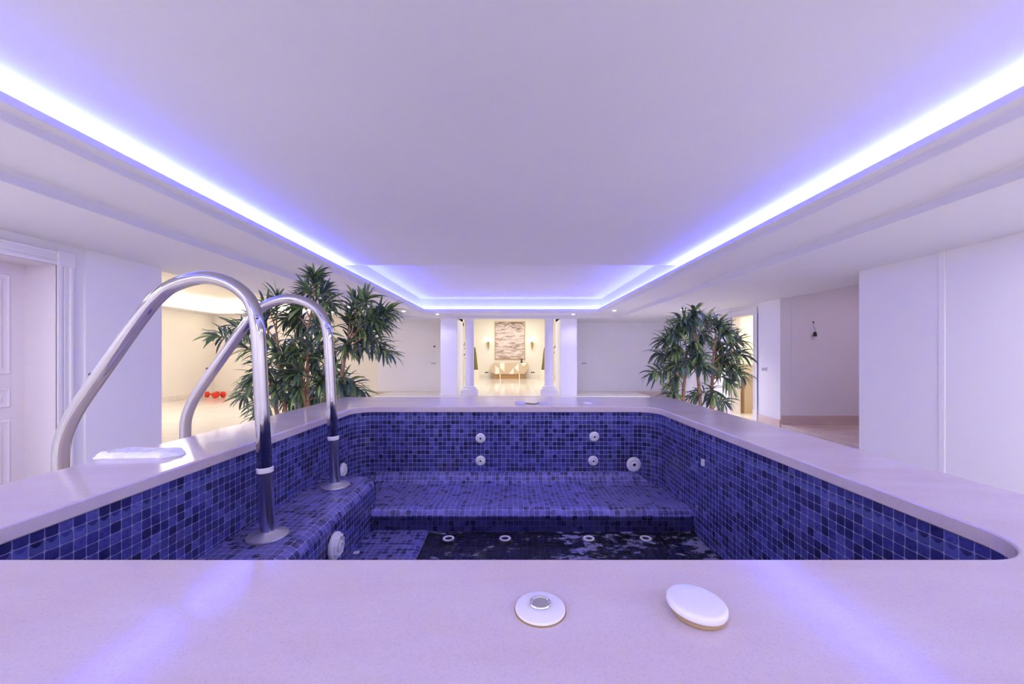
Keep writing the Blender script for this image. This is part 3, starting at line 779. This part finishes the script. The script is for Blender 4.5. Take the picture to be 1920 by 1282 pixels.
canes = [
 ((-.12, 0), [at(1281, 760, PZ2), at(1285, 700, PZ2), at(1288, 650, PZ2)], tipset([(1245, 640, .9, 34), (1235, 665, .8, 34), (1225, 700, .6, 30), (1260, 625, 1, 34), (1265, 660, .9, 34), (1250, 690, .8, 34), (1262, 720, .6, 30), (1275, 690, .8, 32), (1255, 740, .4, 22)], PZ2, .18)),
 ((.0, .03), [at(1313, 760, PZ2), at(1307, 690, PZ2), at(1305, 620, PZ2)], tipset([(1300, 592, 1, 46), (1275, 602, .95, 34), (1330, 600, .95, 34), (1290, 620, .9, 34), (1320, 630, .9, 34), (1300, 650, .8, 36), (1310, 670, .7, 34), (1290, 680, .7, 30), (1320, 690, .6, 30)], PZ2, .18)),
 ((.10, -.02), [at(1334, 760, PZ2), at(1336, 700, PZ2), at(1338, 650, PZ2)], tipset([(1385, 640, .9, 32), (1392, 665, .8, 30), (1375, 690, .7, 32), (1365, 625, 1, 30), (1350, 610, 1, 30), (1350, 650, .9, 36), (1360, 670, .8, 34), (1390, 705, .6, 26), (1345, 690, .7, 32), (1370, 720, .5, 24), (1335, 745, .4, 24), (1360, 755, .3, 22), (1300, 745, .4, 20)], PZ2, .18)),
]
plant('potted_bamboo', 'bushy round-crowned potted plant with long drooping leaves left of the open doorway', base_r, canes, .18, .32, .17, .025, 8, up=1.2, droop=1.45)

# ------------------------------------------------------------------ columns
def column(cx, cy, label):
    t = thing('column', label, 'column', (cx, cy, .165), group='columns of the lobby opening')
    h = H(1.10) - .165
    obj('plinth', boxes((-.26, .26, -.2, .2, 0, .16)), M['trimpaint'], t, bev=.008)
    obj('base_moulding', lathe([(.235, .16), (.245, .185), (.235, .215), (.20, .225), (.19, .25), (.205, .265), (.20, .285), (.165, .30)], 40), M['trimpaint'], t, True)
    obj('shaft', lathe([(.150, .30), (.143, .36), (.14, 1.2), (.132, h - .10)], 40), M['trimpaint'], t, True)
    obj('capital', lathe([(.132, h - .10), (.142, h - .09), (.142, h - .07), (.136, h - .06), (.15, h - .03), (.152, h - .001)], 40), M['trimpaint'], t, True)
column((880.5 - 960) * 12.0 / F, 11.99, 'round white column at the left of the lobby opening')
column((1029.3 - 960) * 12.0 / F, 11.99, 'round white column at the right of the lobby opening')

# ------------------------------------------------------------------ lobby furniture
YL = 20.5
def R(px0, px1, py0, py1, Z): a = at(px0, py1, Z); b = at(px1, py0, Z); return a.x, b.x, a.z, b.z
x0, x1, z0, z1 = R(928, 984, 603, 673, YL)
t = thing('abstract_painting', 'large abstract brown and grey painting on the lobby wall', 'painting', ((x0 + x1) / 2, YL, (z0 + z1) / 2))
w_, h_ = (x1 - x0) / 2, (z1 - z0) / 2
obj('canvas', boxes((-w_ + .02, w_ - .02, -.05, -.005, -h_ + .02, h_ - .02)), M['art'], t)
obj('frame', boxes((-w_, -w_ + .03, -.06, 0, -h_, h_), (w_ - .03, w_, -.06, 0, -h_, h_), (-w_, w_, -.06, 0, -h_, -h_ + .03), (-w_, w_, -.06, 0, h_ - .03, h_)), M['brown'], t)
# credenza
YC = 20.0
x0, x1, z0, z1 = R(920, 989.5, 680, 701, YC)
t = thing('credenza', 'low credenza with beige and cream geometric front under the painting', 'cabinet', (0, YC, .165))
def poly(pts, y0, y1):
    bm = bmesh.new()
    a = [bm.verts.new((p[0], y0, p[1])) for p in pts]; b = [bm.verts.new((p[0], y1, p[1])) for p in pts]
    bm.faces.new(a); bm.faces.new(b[::-1])
    for i in range(len(pts)): bm.faces.new((a[i], a[(i + 1) % len(a)], b[(i + 1) % len(a)], b[i]))
    return bm
W, B, T_ = x1 - x0, z0 - .165, z1 - .165
def q(u, v): return (x0 + W * (u - 605) / 520.0, T_ - (T_ - B) * (v - 755) / 150.0)
obj('body', poly([q(605, 800), q(660, 755), q(1125, 755), q(1125, 840), q(1080, 905), q(660, 905), q(605, 870)], -.02, .42), M['wood'], t)
for k, pl in enumerate(([(668, 795), (725, 830), (725, 905), (668, 905)], [(735, 757), (800, 757), (800, 875), (735, 820)], [(862, 905), (928, 818), (928, 905)],
                        [(935, 818), (998, 760), (998, 880)], [(1020, 757), (1118, 757), (1065, 805)])):
    obj('door_inlay', poly([q(*c_) for c_ in pl], -.032, -.018), M['cream'], t, label='cream inlay')
for u in (738, 1008):
    obj('leg', boxes((q(u, 0)[0] - .025, q(u, 0)[0] + .025, -.02, .03, 0, B)), M['cream'], t)
obj('plinth', boxes((q(640, 0)[0], q(1080, 0)[0], .1, .4, 0, B)), M['brown'], t)  # brown block standing in for the warm shadow beneath the body
# sconces
for px, side in ((916, 'left'), (997, 'right')):
    t = thing('wall_sconce', 'brass torch sconce on the lobby wall, %s of the painting' % side, 'lamp', at(px, 646, YL) + Vector((0, -.12, 0)))
    obj('stem', lathe([(.012, -.26), (.03, -.12), (.05, .0), (.035, .04), (.065, .12), (.075, .16)], 20), M['gold'], t, True)
    obj('glass', lathe([(.05, .15), (.06, .2), (.04, .26), (.01, .28)], 16), M['flame'], t, True)
    obj('wall_bracket', boxes((-.02, .02, 0, .12, -.03, .03)), M['gold'], t)
# tall tapered ornaments partly behind the columns
for px, sgn, side in ((890.5, 1, 'left'), (1021, -1, 'right')):
    YO = 19.0
    t0 = at(px, 651, YO); b0 = at(px + sgn * 1.5, 693, YO)
    bm = bmesh.new()
    tube(bm, [Vector((b0.x, YO, b0.z)), Vector((b0.x - sgn * .02, YO, b0.z + .35)), Vector((t0.x, YO, (t0.z + b0.z) / 2 + .25)), Vector((t0.x - sgn * .01, YO, t0.z))], [.12, .095, .07, .03], 16)
    t = thing('floor_vase', 'tall dark tapering vase on a pedestal beside the %s column' % side, 'vase', (b0.x, YO, .165))
    o = obj('vase_body', bm, M['olive'], t, True); o.location = (-b0.x, -YO, -.165)
    obj('pedestal', boxes((-.16, .16, -.16, .16, 0, b0.z - .165)), M['cream'], t)
# framed prints seen past the columns
for px, s_, side in ((869, -1, 'left'), (1041, 1, 'right')):
    YW = 20.5
    a = at(px, 640, YW); b = at(px, 674, YW)
    t = thing('wall_print', 'white print with slanting dark strokes seen %s of the columns' % side, 'picture', (a.x, YW, (a.z + b.z) / 2))
    hh = (a.z - b.z) / 2
    obj('frame', boxes((-.4, .4, -.03, 0, -hh - .05, hh + .05)), M['cream'], t)
    r2 = random.Random(3)
    for i in range(22):
        x = -.36 + .72 * r2.random(); z = -hh + 2 * hh * r2.random(); l = .05 + .06 * r2.random()
        bm = tube(bmesh.new(), [(x - l * .6, -.034, z - l), (x + l * .6 , -.034, z + l)], .012, 6)
        obj('stroke', bm, M['dark'], t)
def plate(px, py, Z, w_, h_, label, wall='back', cat='switch', name='wall_switch', m='plastic', rock=2):
    t = thing(name, label, cat, at(px, py, Z))
    obj('face_plate', boxes((-w_ / 2, w_ / 2, -.010, 0, -h_ / 2, h_ / 2)), M['trimpaint'], t, bev=.002)
    k = rock
    for i in range(k):
        c_ = -w_ / 2 + w_ * (i + .5) / k
        obj('rocker', boxes((c_ - w_ / k * .36, c_ + w_ / k * .36, -.016, -.009, -h_ * .34, h_ * .34)), M[m], t, bev=.002)
    if wall == 'right': t.rotation_euler = (0, 0, -PI / 2)
    return t
M['greyplastic'] = mat('grey_plastic', (0.50, 0.48, 0.53), 0.35)
plate(813, 681, 13.25, .17, .09, 'double light switch on the far wall, left of the lobby opening', m='greyplastic')
plate(1095, 681, 13.25, .17, .09, 'double light switch on the far wall, right of the lobby opening', m='greyplastic')
Zs = F * XR / (1433.5 - 960)
t = plate(1433.5, 692, Zs, .17, .085, 'double light switch on the white wall right of the open doorway', 'right', m='greyplastic')
t = thing('thermostat', 'small round thermostat with a dark centre above the left switch', 'thermostat', at(814.5, 649.5, 13.25))
obj('ring', lathe([(.06, 0), (.06, -.012), (.045, -.015)], 28, 'Y'), M['trimpaint'], t, True); obj('sensor', lathe([(.03, -.010), (.028, -.03), (.002, -.031)], 20, 'Y'), M['dark'], t, True)
o = obj('thermostat', lathe([(.055, 0), (.055, -.012), (.04, -.016), (.002, -.016)], 28, 'Y'), M['plastic'], None, True); o.location = at(1093, 651, 13.25)
tag(o, 'small plain white round dial above the right switch', 'thermostat')
for px, side in ((912.5, 'left'), (999, 'right')):
    plate(px, 698, YL, .20, .09, 'wall socket pair low on the lobby wall, %s of the credenza' % side, cat='socket', name='wall_socket', m='dark')
o = obj('vase_figurine', lathe([(.06, 0), (.07, .03), (.03, .10), (.05, .17), (.02, .2)], 20), M['dark'], None, True)
o.name = 'small_ornament'; o.location = at(978, 680, YC) + Vector((0, .12, .0)); tag(o, 'small dark ornament standing on the right half of the credenza', 'ornament')

# ------------------------------------------------------------------ downlights
def downlight(X, Y, h, label, pw):
    t = thing('downlight', label, 'ceiling light', (X, Y, H(h)), group='recessed downlights')
    obj('trim_ring', lathe([(.058, 0), (.056, -.006), (.045, -.008), (.042, -.002)], 28), M['trimpaint'], t, True)
    obj('lamp', lathe([(.046, -.002), (.044, -.010), (.030, -.014), (.001, -.015)], 24), M['lamp'], t, True)
    d_ = bpy.data.lights.new('downlight_beam', 'SPOT'); d_.energy = pw; d_.spot_size = 2.2; d_.spot_blend = .8; d_.color = (.92, .90, 1); d_.shadow_soft_size = .04
    l_ = bpy.data.objects.new('downlight_beam', d_); C.objects.link(l_); l_.parent = t; l_.location = (0, 0, -.02)
for px, py, s_ in ((757, 583, 'leftmost lit downlight in the ceiling border, above the tall plant tips'), (820, 588.5, 'lit downlight in the far ceiling border above the left switch'),
                   (1075, 588.5, 'lit downlight in the far ceiling border above the right pier'), (1152, 581.5, 'rightmost lit downlight in the ceiling border')):
    hh = 1.19; Zd = F * hh / (664 - py); downlight((px - 960) * Zd / F, Zd, hh, s_, 150 if px > 1100 else (70 if px < 800 else 26))

for X, Y, pw, s_ in ((4.2, 9.5, 300, 'added fill downlight in the soffit just above the crown of the bushy right plant'), (-3.75, 8.9, 90, 'added fill downlight in the soffit behind the leaves of the tall left plant')):
    downlight(X, Y, 1.10, s_, pw)  # two extra fittings added behind the plants to brighten the far walls

# ------------------------------------------------------------------ dumbbells, alcove cable, bathroom vanity
def dumbbell(loc, rz, label):
    t = thing('dumbbell', label, 'dumbbell', loc, (0, 0, rz), 'red dumbbells')
    r = .10
    for s_ in (-1, 1):
        obj('weight', lathe([(.03, s_ * .19), (r * .75, s_ * .185), (r, s_ * .165), (r, s_ * .105), (r * .75, s_ * .085), (.03, s_ * .08)], 10, 'X', (0, 0, r)), M['red'], t, True)
    obj('grip', lathe([(.02, -.09), (.026, 0), (.02, .09)], 16, 'X', (0, 0, r)), M['red'], t, True)
dumbbell((at(400, 744, 12.9).x - .08, 12.95, 0), .35, 'left red dumbbell on the pale floor of the side room')
dumbbell((at(413, 744, 12.9).x + .03, 12.80, 0), 1.25, 'right red dumbbell on the pale floor of the side room')
p = at(1525, 604, 7.64)
t = thing('cable_outlet', 'bare bulb holder hanging from a wire on the alcove wall', 'cable', (p.x, 7.64, p.z))
dz = 24 * 7.64 / F
obj('wire', tube(bmesh.new(), spline([(0, 0, 0), (-.01, -.03, -.02), (-.03, -.04, -.08), (.01, -.04, -.15), (0, -.04, -dz + .05)], 6), .006, 8), M['greyplastic'], t, True)
obj('wire_hole', lathe([(.018, 0), (.018, -.006), (.002, -.007)], 16, 'Y'), M['dark'], t)
obj('bulb_holder', lathe([(.012, .06), (.026, .04), (.032, -.02), (.028, -.03)], 20, 'Z', (0, -.045, -dz)), M['dark'], t, True)
t = thing('vanity', 'beige washstand with a pale top seen through the open doorway', 'cabinet', (5.53, 9.45, 0))
obj('top', boxes((0, 1.6, -.03, .5, .88, .93)), M['coping'], t, bev=.004)
obj('cabinet_body', boxes((.15, 1.6, 0, .5, .0, .88), (0, .15, .12, .5, 0, .88)), M['wood'], t, bev=.004)
obj('niche', boxes((.012, .145, .10, .118, .0, .50)), M['brown'], t, label='brown recess')
t = thing('wall_mirror', 'large pale mirror cabinet above the washstand through the doorway', 'mirror', (6.35, 9.99, 1.75))
obj('mirror_panel', boxes((-.6, .6, -.03, 0, -.55, .5)), M['cream'], t, bev=.004)
obj('shelf', boxes((-.6, .6, -.12, 0, -.58, -.55)), M['trimpaint'], t)
